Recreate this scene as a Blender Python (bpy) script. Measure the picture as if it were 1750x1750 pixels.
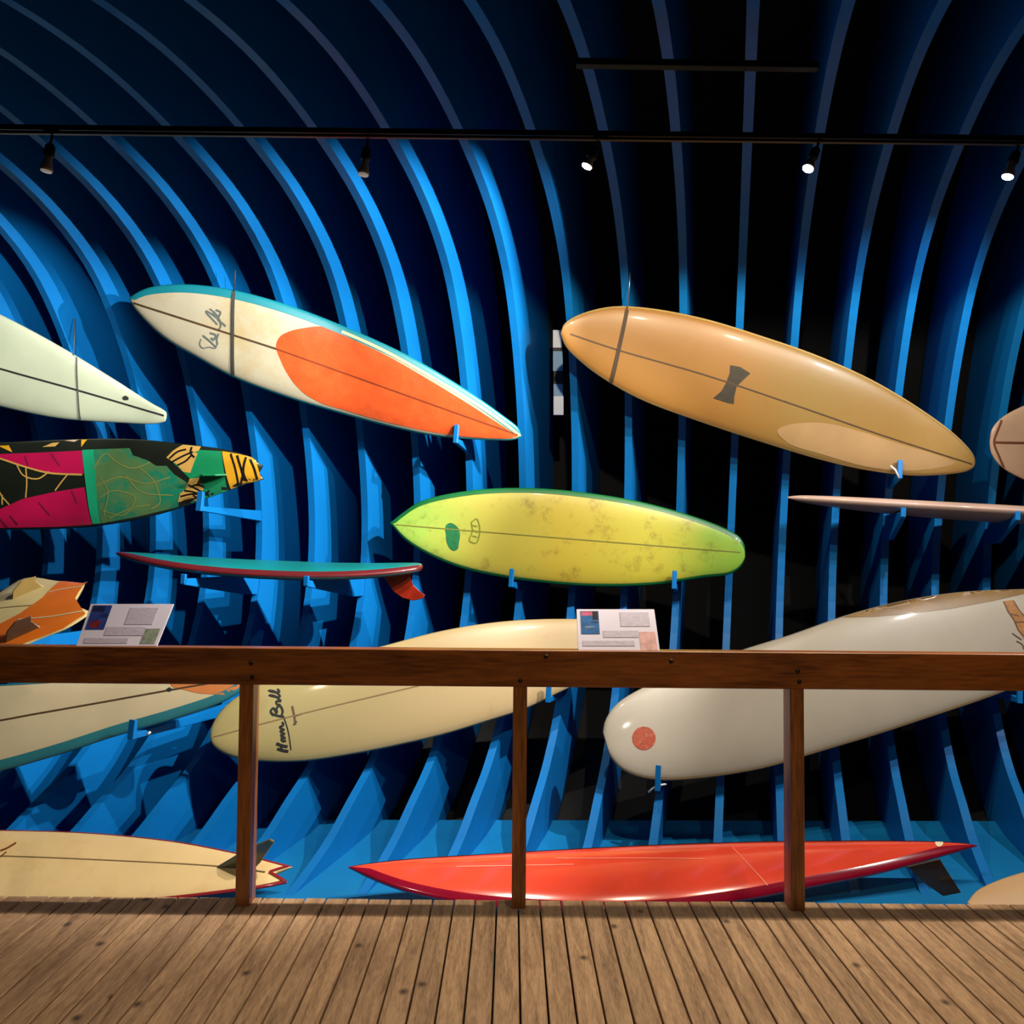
import bpy, bmesh, math, random
import numpy as np
from mathutils import Vector, Matrix

for o in list(bpy.data.objects): bpy.data.objects.remove(o, do_unlink=True)
S = bpy.context.scene
COL = S.collection
R = random.Random(7)

# ------------------------------------------------------------------ camera
FPX, EYE = 1420.0, 1.5
PITCH, ROLL = math.atan(55 / 1420.0), 0.0081
cp, sp = math.cos(PITCH), math.sin(PITCH)
cr, sr = math.cos(ROLL), math.sin(ROLL)
RIGHT = Vector((cr, -sr * sp, sr * cp)); UP = Vector((-sr, -cr * sp, cr * cp)); FWD = Vector((0, cp, sp))
EYEV = Vector((0, 0, EYE))
cam = bpy.data.cameras.new('camera'); cam.sensor_width = 36; cam.lens = FPX / 1750 * 36
cam.clip_start = 0.05; cam.clip_end = 60
co = bpy.data.objects.new('camera', cam); COL.objects.link(co); S.camera = co
m = Matrix((RIGHT, UP, -FWD)).transposed().to_4x4(); m.translation = EYEV; co.matrix_world = m

# ------------------------------------------------------------------ world, exposure
W = bpy.data.worlds.new('world'); S.world = W; W.use_nodes = True
W.node_tree.nodes['Background'].inputs[0].default_value = (0.55, 0.7, 1.0, 1)
W.node_tree.nodes['Background'].inputs[1].default_value = 0.002
S.view_settings.view_transform = 'Standard'; S.view_settings.look = 'None'
S.view_settings.exposure = 0.0; S.view_settings.gamma = 1.0; S.view_settings.use_curve_mapping = False

def spot(name, loc, target, watts, angle=60, blend=0.5, col=(1, 0.95, 0.88), size=0.03, parent=None):
    l = bpy.data.lights.new(name, 'SPOT'); l.energy = watts; l.spot_size = math.radians(angle); l.spot_blend = blend
    l.color = col; l.shadow_soft_size = size
    o = bpy.data.objects.new(name, l); COL.objects.link(o)
    o.location = loc
    o.rotation_euler = (Vector(target) - Vector(loc)).to_track_quat('-Z', 'Y').to_euler()
    return o
WARM = (1.0, 0.86, 0.68)
# unseen fill spots added above the boardwalk (over the visitor, outside the frame)
spot('deck_fill', (-1.6, 1.2, 2.95), (-1.4, 2.9, 0), 62, 95, 0.9, WARM, 0.06)
spot('deck_fill', (1.4, 1.2, 2.95), (1.4, 2.9, 0), 90, 95, 0.9, WARM, 0.06)
# fill spots added at track height, unseen beyond the right picture edge
spot('side_fill', (3.1, 3.62, 3.05), (2.2, 5.3, 2.6), 165, 60, 0.6, (0.95, 0.97, 1), 0.02)
spot('side_fill', (3.7, 3.62, 3.05), (1.9, 5.0, 0.5), 190, 75, 0.6, (1, 0.95, 0.9), 0.02)

# ------------------------------------------------------------------ helpers
def U(px, py, Y):
    """world point at depth Y on the ray through photo pixel (px, py)"""
    u = (px - 875) / FPX; v = -(py - 875) / FPX
    d = RIGHT * u + UP * v + FWD
    return EYEV + d * (Y / d.y)
def ray(px, py):
    return RIGHT * ((px - 875) / FPX) - UP * ((py - 875) / FPX) + FWD
def lin(c):
    return tuple((x / 255 / 12.92 if x <= 10 else ((x / 255 + 0.055) / 1.055) ** 2.4) for x in c)

def tag(o, label=None, cat=None, group=None, kind=None):
    if label: o['label'] = label
    if cat: o['category'] = cat
    if group: o['group'] = group
    if kind: o['kind'] = kind
    return o
def empty(name, loc=(0, 0, 0)):
    o = bpy.data.objects.new(name, None); COL.objects.link(o); o.location = loc; o.empty_display_size = 0.1
    return o
def link(name, me, mat=None, parent=None, smooth=False):
    o = bpy.data.objects.new(name, me); COL.objects.link(o)
    if mat is not None and not me.materials: me.materials.append(mat)
    if smooth:
        for p in me.polygons: p.use_smooth = True
    if parent is not None:
        o.parent = parent
        if parent.type == 'EMPTY' or True:
            o.matrix_parent_inverse = Matrix.Translation(parent.location).inverted() if parent.parent is None else (Matrix.Translation(parent.parent.location).inverted())
    return o
def child(o, parent):
    """parent with all vertices in world coordinates"""
    o.parent = parent
    bpy.context.view_layer.update()
    o.matrix_parent_inverse = parent.matrix_world.inverted()
    return o
def mesh(name, verts, faces, mat=None, parent=None, smooth=False):
    me = bpy.data.meshes.new(name); me.from_pydata([tuple(v) for v in verts], [], faces)
    bm = bmesh.new(); bm.from_mesh(me); bmesh.ops.recalc_face_normals(bm, faces=bm.faces); bm.to_mesh(me); bm.free()
    if mat is not None: me.materials.append(mat)
    if smooth:
        for p in me.polygons: p.use_smooth = True
    o = bpy.data.objects.new(name, me); COL.objects.link(o)
    if parent is not None: child(o, parent)
    return o
def box_bm(lo, hi, bev=0.0):
    bm = bmesh.new(); bmesh.ops.create_cube(bm, size=1)
    for v in bm.verts:
        for k in range(3): v.co[k] = lo[k] + (v.co[k] + 0.5) * (hi[k] - lo[k])
    if bev: bmesh.ops.bevel(bm, geom=list(bm.edges), offset=bev, segments=1, affect='EDGES')
    return bm
def from_bm(name, bm, mat=None, parent=None, smooth=False):
    bmesh.ops.recalc_face_normals(bm, faces=bm.faces)
    me = bpy.data.meshes.new(name); bm.to_mesh(me); bm.free()
    if mat is not None: me.materials.append(mat)
    if smooth:
        for p in me.polygons: p.use_smooth = True
    o = bpy.data.objects.new(name, me); COL.objects.link(o)
    if parent is not None: child(o, parent)
    return o
def box(name, lo, hi, mat, parent=None, bev=0.0):
    return from_bm(name, box_bm(lo, hi, bev), mat, parent)
def tube(name, pts, r, mat, parent=None, n=10, radii=None, smooth=True):
    pts = [Vector(p) for p in pts]; V = []; F = []
    for i, p in enumerate(pts):
        t = (pts[min(i + 1, len(pts) - 1)] - pts[max(i - 1, 0)]).normalized()
        a = t.cross(Vector((0.13, 0.97, 0.21)) if abs(t.y) < 0.9 else Vector((1, 0, 0))).normalized(); b = t.cross(a)
        rr = radii[i] if radii else r
        for k in range(n):
            an = 2 * math.pi * k / n
            V.append(p + (a * math.cos(an) + b * math.sin(an)) * rr)
    for i in range(len(pts) - 1):
        for k in range(n):
            F.append((i * n + k, i * n + (k + 1) % n, (i + 1) * n + (k + 1) % n, (i + 1) * n + k))
    F.append(tuple(range(n))); F.append(tuple((len(pts) - 1) * n + k for k in range(n)))
    return mesh(name, V, F, mat, parent, smooth)
def prism(name, poly, vec, mat, parent=None, bev=0.0):
    """polygon (list of world points) extruded along vec"""
    bm = bmesh.new(); vec = Vector(vec)
    a = [bm.verts.new(Vector(p)) for p in poly]; b = [bm.verts.new(Vector(p) + vec) for p in poly]
    bm.faces.new(a); bm.faces.new(b[::-1]); n = len(poly)
    for i in range(n): bm.faces.new((a[i], a[(i + 1) % n], b[(i + 1) % n], b[i]))
    if bev: bmesh.ops.bevel(bm, geom=list(bm.edges), offset=bev, segments=1, affect='EDGES')
    return from_bm(name, bm, mat, parent)

# ------------------------------------------------------------------ materials
def mat(name, col, rough=0.5, var=0.12, scale=6, bump=0.0, bscale=40, metal=0.0, coat=0.0, stretch=(1, 1, 1), emit=None, estr=0, spec=0.5, col2=None, c2lo=0.45, c2hi=0.7, k=None):
    """procedural: base colour, noise mottling, optional second tone in blotches, fine bump"""
    M = bpy.data.materials.new(name); M.use_nodes = True; N = M.node_tree.nodes; L = M.node_tree.links
    B = N['Principled BSDF']; B.inputs['Roughness'].default_value = rough; B.inputs['Metallic'].default_value = metal
    B.inputs['Specular IOR Level'].default_value = spec
    if coat: B.inputs['Coat Weight'].default_value = coat; B.inputs['Coat Roughness'].default_value = 0.08
    kk = k if k is not None else (0.55 if coat else 1.0)
    c = tuple(x * kk for x in lin(col))
    tc = N.new('ShaderNodeTexCoord'); mp = N.new('ShaderNodeMapping'); mp.inputs['Scale'].default_value = stretch
    L.new(tc.outputs['Object'], mp.inputs['Vector'])
    nz = N.new('ShaderNodeTexNoise'); nz.inputs['Scale'].default_value = scale; nz.inputs['Detail'].default_value = 6
    L.new(mp.outputs[0], nz.inputs['Vector'])
    rp = N.new('ShaderNodeValToRGB')
    rp.color_ramp.elements[0].position = 0.3; rp.color_ramp.elements[1].position = 0.7
    rp.color_ramp.elements[0].color = (*[x * (1 - var) for x in c], 1)
    rp.color_ramp.elements[1].color = (*[min(1, x * (1 + var)) for x in c], 1)
    L.new(nz.outputs['Fac'], rp.inputs['Fac'])
    out = rp.outputs['Color']
    if col2:
        n2 = N.new('ShaderNodeTexNoise'); n2.inputs['Scale'].default_value = scale * 0.55; n2.inputs['Detail'].default_value = 9; n2.inputs['Roughness'].default_value = 0.72
        L.new(mp.outputs[0], n2.inputs['Vector'])
        r2 = N.new('ShaderNodeMapRange'); r2.inputs['From Min'].default_value = c2lo; r2.inputs['From Max'].default_value = c2hi
        L.new(n2.outputs['Fac'], r2.inputs['Value'])
        mx = N.new('ShaderNodeMix'); mx.data_type = 'RGBA'
        L.new(r2.outputs[0], mx.inputs['Factor']); L.new(out, mx.inputs[6]); mx.inputs[7].default_value = (*[x * kk for x in lin(col2)], 1)
        out = mx.outputs[2]
    L.new(out, B.inputs['Base Color'])
    if bump:
        nb = N.new('ShaderNodeTexNoise'); nb.inputs['Scale'].default_value = bscale; nb.inputs['Detail'].default_value = 4
        L.new(mp.outputs[0], nb.inputs['Vector'])
        bp = N.new('ShaderNodeBump'); bp.inputs['Strength'].default_value = bump; bp.inputs['Distance'].default_value = 0.01
        L.new(nb.outputs['Fac'], bp.inputs['Height']); L.new(bp.outputs[0], B.inputs['Normal'])
    if emit:
        B.inputs['Emission Color'].default_value = (*emit, 1); B.inputs['Emission Strength'].default_value = estr
    return M
def wood(name, dark, light, axis='Y', rough=0.55, gscale=14, knots=True, rand=0.35, coat=0.0):
    """grain along one axis, each object its own offset and tone"""
    M = bpy.data.materials.new(name); M.use_nodes = True; N = M.node_tree.nodes; L = M.node_tree.links
    B = N['Principled BSDF']; B.inputs['Roughness'].default_value = rough
    if coat: B.inputs['Coat Weight'].default_value = coat; B.inputs['Coat Roughness'].default_value = 0.25
    tc = N.new('ShaderNodeTexCoord'); oi = N.new('ShaderNodeObjectInfo')
    mu = N.new('ShaderNodeMath'); mu.operation = 'MULTIPLY'; mu.inputs[1].default_value = 37.0; L.new(oi.outputs['Random'], mu.inputs[0])
    cb = N.new('ShaderNodeCombineXYZ'); L.new(mu.outputs[0], cb.inputs[0]); L.new(mu.outputs[0], cb.inputs[1])
    ad = N.new('ShaderNodeVectorMath'); ad.operation = 'ADD'; L.new(tc.outputs['Object'], ad.inputs[0]); L.new(cb.outputs[0], ad.inputs[1])
    mp = N.new('ShaderNodeMapping'); sc = {'X': (0.09, 1, 1), 'Y': (1, 0.09, 1), 'Z': (1, 1, 0.09)}[axis]
    mp.inputs['Scale'].default_value = sc; L.new(ad.outputs[0], mp.inputs['Vector'])
    n1 = N.new('ShaderNodeTexNoise'); n1.inputs['Scale'].default_value = gscale; n1.inputs['Detail'].default_value = 8; n1.inputs['Distortion'].default_value = 1.2
    L.new(mp.outputs[0], n1.inputs['Vector'])
    n2 = N.new('ShaderNodeTexNoise'); n2.inputs['Scale'].default_value = gscale * 9; n2.inputs['Detail'].default_value = 5; L.new(mp.outputs[0], n2.inputs['Vector'])
    mx = N.new('ShaderNodeMath'); mx.operation = 'MULTIPLY_ADD'; mx.inputs[1].default_value = 0.45; L.new(n2.outputs['Fac'], mx.inputs[0])
    m2 = N.new('ShaderNodeMath'); m2.operation = 'MULTIPLY'; m2.inputs[1].default_value = 0.6; L.new(n1.outputs['Fac'], m2.inputs[0]); L.new(m2.outputs[0], mx.inputs[2])
    rp = N.new('ShaderNodeValToRGB'); rp.color_ramp.elements[0].position = 0.36; rp.color_ramp.elements[1].position = 0.66
    rp.color_ramp.elements[0].color = (*lin(dark), 1); rp.color_ramp.elements[1].color = (*lin(light), 1)
    L.new(mx.outputs[0], rp.inputs['Fac']); out = rp.outputs['Color']
    if knots:
        vo = N.new('ShaderNodeTexVoronoi'); vo.voronoi_dimensions = '2D' if axis == 'Y' else '3D'; vo.inputs['Scale'].default_value = 2.7 if axis == 'Y' else 3.2
        mk = N.new('ShaderNodeMapping'); mk.inputs['Scale'].default_value = {'X': (0.6, 1, 1), 'Y': (1, 0.75, 1), 'Z': (1, 1, 0.6)}[axis]
        L.new(ad.outputs[0], mk.inputs['Vector']); L.new(mk.outputs[0], vo.inputs['Vector'])
        mr = N.new('ShaderNodeMapRange'); mr.inputs['From Min'].default_value = 0.012; mr.inputs['From Max'].default_value = 0.055
        L.new(vo.outputs['Distance'], mr.inputs['Value'])
        mk2 = N.new('ShaderNodeMix'); mk2.data_type = 'RGBA'; mk2.inputs[6].default_value = (*[x * 0.35 for x in lin(dark)], 1)
        L.new(mr.outputs[0], mk2.inputs['Factor']); L.new(out, mk2.inputs[7]); out = mk2.outputs[2]
    hv = N.new('ShaderNodeHueSaturation'); rr = N.new('ShaderNodeMapRange')
    rr.inputs['To Min'].default_value = 1 - rand; rr.inputs['To Max'].default_value = 1 + rand * 0.6
    L.new(oi.outputs['Random'], rr.inputs['Value']); L.new(rr.outputs[0], hv.inputs['Value']); L.new(out, hv.inputs['Color'])
    L.new(hv.outputs[0], B.inputs['Base Color'])
    bp = N.new('ShaderNodeBump'); bp.inputs['Strength'].default_value = 0.2; bp.inputs['Distance'].default_value = 0.003
    L.new(mx.outputs[0], bp.inputs['Height']); L.new(bp.outputs[0], B.inputs['Normal'])
    return M

BLUE = mat('blue_rib_paint', (6, 132, 222), 0.45, 0.05, 3, 0.04, 60, k=0.56, spec=0.3)
BLUE_FLOOR = mat('blue_floor_paint', (10, 138, 212), 0.55, 0.06, 4, 0.05, 50, k=0.58, spec=0.3)
BLACK = mat('black_wall_paint', (16, 18, 20), 0.8, 0.2, 4)
DECKW = wood('deck_timber', (116, 86, 60), (182, 146, 110), 'Y', 0.65, 26, True, 0.13)
BEAMW = wood('stained_beam_timber', (84, 42, 12), (156, 88, 32), 'X', 0.38, 10, True, 0.08, 0.3)
POSTW = wood('stained_post_timber', (88, 48, 16), (168, 100, 42), 'Z', 0.4, 10, False, 0.12, 0.3)
METAL = mat('black_track_metal', (20, 18, 16), 0.4, 0.1, 10, metal=0.6)
STEEL = mat('brushed_steel', (150, 150, 148), 0.3, 0.1, 20, metal=1.0)
BULBG = mat('frosted_reflector_glass', (170, 155, 130), 0.25, 0.1, 10, coat=0.5)
LENS = mat('lit_lamp_lens', (255, 250, 240), 0.2, 0.0, emit=(1.0, 0.95, 0.88), estr=45)
LENSD = mat('dim_lamp_lens', (200, 190, 170), 0.2, 0.0, emit=(1.0, 0.9, 0.75), estr=0.15)
DARK = mat('dark_strap_webbing', (66, 66, 62), 0.7, 0.15, 40, k=0.5)
CABLE = mat('steel_cable', (150, 150, 155), 0.35, 0.1, 40, metal=0.8)

def grad_mat(name, x0, x1, stops, spots, scale=5, blot=None, axis=0, lo=0.57, hi=0.72):
    """tints that change along the board's length, with worn speckles"""
    M = mat(name, stops[0][1], 0.42, 0.1, scale, coat=0.18); N = M.node_tree.nodes; L = M.node_tree.links; B = N['Principled BSDF']
    tc = N.new('ShaderNodeTexCoord'); sx = N.new('ShaderNodeSeparateXYZ'); L.new(tc.outputs['Object'], sx.inputs[0])
    nz = N.new('ShaderNodeTexNoise'); nz.inputs['Scale'].default_value = 5; nz.inputs['Detail'].default_value = 5; L.new(tc.outputs['Object'], nz.inputs['Vector'])
    ad = N.new('ShaderNodeMath'); ad.operation = 'MULTIPLY_ADD'; ad.inputs[1].default_value = 0.45; L.new(nz.outputs['Fac'], ad.inputs[0]); L.new(sx.outputs[axis], ad.inputs[2])
    mr = N.new('ShaderNodeMapRange'); mr.inputs['From Min'].default_value = x0 + 0.22; mr.inputs['From Max'].default_value = x1 + 0.22; L.new(ad.outputs[0], mr.inputs['Value'])
    rp = N.new('ShaderNodeValToRGB')
    while len(rp.color_ramp.elements) < len(stops): rp.color_ramp.elements.new(0.5)
    for e_, (p, c) in zip(rp.color_ramp.elements, stops): e_.position = p
    for e_, (p, c) in zip(rp.color_ramp.elements, stops): e_.color = (*[v * 0.55 for v in lin(c)], 1)
    L.new(mr.outputs[0], rp.inputs['Fac'])
    n2 = N.new('ShaderNodeTexNoise'); n2.inputs['Scale'].default_value = 7; n2.inputs['Detail'].default_value = 10; n2.inputs['Roughness'].default_value = 0.8; L.new(tc.outputs['Object'], n2.inputs['Vector'])
    m2 = N.new('ShaderNodeMapRange'); m2.inputs['From Min'].default_value = lo; m2.inputs['From Max'].default_value = hi; m2.inputs['To Max'].default_value = 0.7; L.new(n2.outputs['Fac'], m2.inputs['Value'])
    mx = N.new('ShaderNodeMix'); mx.data_type = 'RGBA'; L.new(m2.outputs[0], mx.inputs['Factor']); L.new(rp.outputs[0], mx.inputs[6]); mx.inputs[7].default_value = (*[v * 0.55 for v in lin(spots)], 1)
    L.new(mx.outputs[2], B.inputs['Base Color'])
    return M

# ------------------------------------------------------------------ the wave: ribs, shell, floor
FRONT = [(2.05, 3.10), (2.45, 3.36), (2.85, 3.50), (3.2, 3.575), (3.62, 3.60), (4.10, 3.545), (4.62, 3.40), (5.02, 3.16), (5.30, 2.82), (5.52, 2.40),
         (5.67, 1.96), (5.75, 1.55), (5.745, 1.12), (5.62, 0.70), (5.42, 0.36), (5.18, 0.135), (4.95, 0.0), (4.72, -0.135), (4.42, -0.245), (4.12, -0.31), (3.82, -0.35)]
def catmull(P, n=6):
    P = [np.array(p, float) for p in P]; Q = [2 * P[0] - P[1]] + P + [2 * P[-1] - P[-2]]; out = []
    for i in range(1, len(Q) - 2):
        p0, p1, p2, p3 = Q[i - 1:i + 3]
        def tj(ti, a, b): return ti + max(np.linalg.norm(b - a), 1e-9) ** 0.5
        t0 = 0; t1 = tj(t0, p0, p1); t2 = tj(t1, p1, p2); t3 = tj(t2, p2, p3)
        for k in range(n):
            t = t1 + (t2 - t1) * k / n
            A1 = (t1 - t) / (t1 - t0) * p0 + (t - t0) / (t1 - t0) * p1; A2 = (t2 - t) / (t2 - t1) * p1 + (t - t1) / (t2 - t1) * p2
            A3 = (t3 - t) / (t3 - t2) * p2 + (t - t2) / (t3 - t2) * p3
            B1 = (t2 - t) / (t2 - t0) * A1 + (t - t0) / (t2 - t0) * A2; B2 = (t3 - t) / (t3 - t1) * A2 + (t - t1) / (t3 - t1) * A3
            out.append((t2 - t) / (t2 - t1) * B1 + (t - t1) / (t2 - t1) * B2)
    out.append(P[-1]); return out
PROF = catmull(FRONT, 4)
RD_LOW, RD_HIGH = 0.5, 0.85
def offset_prof(d, x=0.0):
    out = []
    for i, p in enumerate(PROF):
        d = RD_LOW + (RD_HIGH - RD_LOW) * min(1, max(0, (p[1] - 0.1) / 0.7)) + x
        t = PROF[min(i + 1, len(PROF) - 1)] - PROF[max(i - 1, 0)]; t = t / np.linalg.norm(t)
        out.append(p + np.array([-t[1], t[0]]) * d)     # outward: away from the barrel's hollow
    return out
PITCH_X, C0, TAN, LEAN, CB = 0.36, 1.2984, 0.263, 0.0444, 0.0066
def ribx(i, Y, z): return i * PITCH_X + C0 + TAN * (Y - CB * i - 5) + LEAN * (z - 1.7)
def rib_front(z):
    zs = [p for p in PROF if p[0] > 3.9]
    zz = np.array([p[1] for p in zs])[::-1]; yy = np.array([p[0] for p in zs])[::-1]
    return float(np.interp(z, zz, yy))
RT = 0.048
OUT = offset_prof(0)
V = []; F = []
nx = Vector((1, -TAN, -LEAN)).normalized()
for (p, q) in zip(PROF, OUT):
    for (a, t) in ((p, 0), (p, RT), (q, RT), (q, 0)):
        V.append(Vector((ribx(0, a[0], a[1]), a[0], a[1])) + nx * t)
for i in range(len(PROF) - 1):
    for k in range(4):
        F.append((4 * i + k, 4 * i + (k + 1) % 4, 4 * i + 4 + (k + 1) % 4, 4 * i + 4 + k))
F.append((0, 1, 2, 3)); e = 4 * (len(PROF) - 1); F.append((e, e + 1, e + 2, e + 3))
ORD = ['first', 'second', 'third', 'fourth', 'fifth', 'sixth', 'seventh', 'eighth', 'ninth', 'tenth', 'eleventh', 'twelfth', 'thirteenth', 'fourteenth']
def rib_label(i):
    if -10 <= i <= 3: return 'curved blue wooden rib, %s from the left to cross the long lamp track' % ORD[i + 10]
    if i == 4: return 'curved blue wooden rib passing behind the rightmost spotlight'
    if i == 5: return 'curved blue wooden rib just left of the cut-off pink board, near right edge'
    if i == 6: return 'curved blue wooden rib behind the cut-off pink board at right edge'
    if i == -11: return 'curved blue wooden rib meeting the left picture edge just below the lamp track'
    if i == -12: return 'curved blue wooden rib, second below the lamp track at the left picture edge'
    if i == -13: return 'curved blue wooden rib, third below the lamp track at the left picture edge'
    if i == -14: return 'curved blue wooden rib behind the tip half of the pale mint board at left'
    if i == -15: return 'curved blue wooden rib low in the left corner behind the teal-edged board'
    return 'curved blue wooden rib, %s beyond the %s picture edge' % (ORD[-16 - i if i < 0 else i - 7], 'left' if i < 0 else 'right')
rib0 = mesh('wave_rib', V, F, BLUE)
for i in range(-18, 10):
    o = rib0 if i == -18 else rib0.copy()
    if i != -18: COL.objects.link(o)
    o.location = (i * PITCH_X - TAN * CB * i + 0, CB * i, 0); o.location.x = ribx(i, 5, 1.7) - ribx(0, 5, 1.7) + TAN * CB * i
    tag(o, rib_label(i), 'rib', 'blue wave ribs')
# black shell behind the ribs
SH = offset_prof(0, 0.012); SH2 = offset_prof(0, 0.05)
V = []; F = []
for (p, q) in zip(SH, SH2):
    for x in (-9.5, 6.5):
        V.append((x, p[0] + CB * (x / PITCH_X), p[1])); V.append((x, q[0] + CB * (x / PITCH_X), q[1]))
for i in range(len(SH) - 1):
    b = 4 * i
    F += [(b, b + 2, b + 6, b + 4), (b + 1, b + 3, b + 7, b + 5), (b, b + 1, b + 5, b + 4), (b + 2, b + 3, b + 7, b + 6)]
sh = mesh('wall_back', V, F, BLACK, smooth=True)
tag(sh, 'black curved wall behind the blue ribs', 'wall', kind='structure')
# blue floor of the wave
FZ = -0.275
V = []; F = []
prof = [(3.2, FZ - 0.03), (3.7, FZ - 0.01), (4.3, FZ), (4.8, FZ), (5.15, FZ + 0.006), (5.33, FZ + 0.03)]
for (y, z) in prof:
    for x in (-9.5, 6.5):
        V.append((x, y + CB * (x / PITCH_X), z)); V.append((x, y + CB * (x / PITCH_X), z - 0.03))
for i in range(len(prof) - 1):
    b = 4 * i
    F += [(b, b + 2, b + 6, b + 4), (b + 1, b + 3, b + 7, b + 5), (b, b + 1, b + 5, b + 4), (b + 2, b + 3, b + 7, b + 6)]
F += [(0, 1, 3, 2), (len(V) - 4, len(V) - 3, len(V) - 1, len(V) - 2)]
fl = mesh('floor_display', V, F, BLUE_FLOOR)
tag(fl, 'blue painted floor below the surfboard display', 'floor', kind='structure')

# ------------------------------------------------------------------ boardwalk
DE = 3.57                                  # far edge of the deck
sub = box('floor', (-4.2, -1.6, -0.16), (4.2, DE - 0.02, -0.045), mat('dark_deck_joists', (30, 22, 15), 0.8))
tag(sub, 'weathered brown timber boardwalk of narrow planks', 'floor', kind='structure')
PW, GAP = 0.0898, 0.0068
pl = box('plank', (-(PW - GAP) / 2, -1.55, -0.028), ((PW - GAP) / 2, DE, 0), DECKW, None, 0.0022)
x0 = 0.0395 + PW / 2
n0 = int((-4.1 - x0) / PW)
first = True
for k in range(n0, -n0):
    o = pl if first else pl.copy()
    if not first: COL.objects.link(o)
    first = False
    o.location = (x0 + k * PW, R.uniform(-0.006, 0.0), R.uniform(-0.0015, 0.001))
    o.parent = sub
# guard rail: one beam on posts
BY0, BY1 = 3.475, 3.545                    # front / back of beam
zt = EYE - 179.5 / FPX * BY0 - 0.0; zb = zt - 0.158
rail = empty('guard_rail', (0, 3.51, 0))
tag(rail, 'dark stained timber guard rail along the boardwalk edge', 'railing')
# (photo y of the beam's top edge at mid frame 1109, lower edge 1173)
zt = U(875, 1111, BY0).z; zb = U(875, 1174, BY0).z
from_bm('beam', box_bm((-4.2, BY0, zb), (4.2, BY1, zt), 0.003), BEAMW, rail)
for px in (-38, 429, 894, 1364, 1830):
    X = (px - 880) / FPX * BY0 + 0.006
    w = 0.029
    p = from_bm('post', box_bm((X - w, BY0 + 0.004, 0.001), (X + w, BY0 + 0.092, zb + 0.001), 0.002), POSTW, rail)
BOLT = mat('dull_bolt_head', (60, 50, 34), 0.4, 0.1, 30, metal=0.8)
for px, py in ((429, 1133), (431, 1157), (889, 1163), (1363, 1147), (1366, 1165), (933, 1122), (1147, 1130)):
    P = U(px, py, BY0)
    tube('bolt', [P + Vector((0, 0.004, 0)), P - Vector((0, 0.003, 0)), P - Vector((0, 0.0045, 0))], 0.007, BOLT, rail, 10, [0.0095, 0.0095, 0.005])

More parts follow.
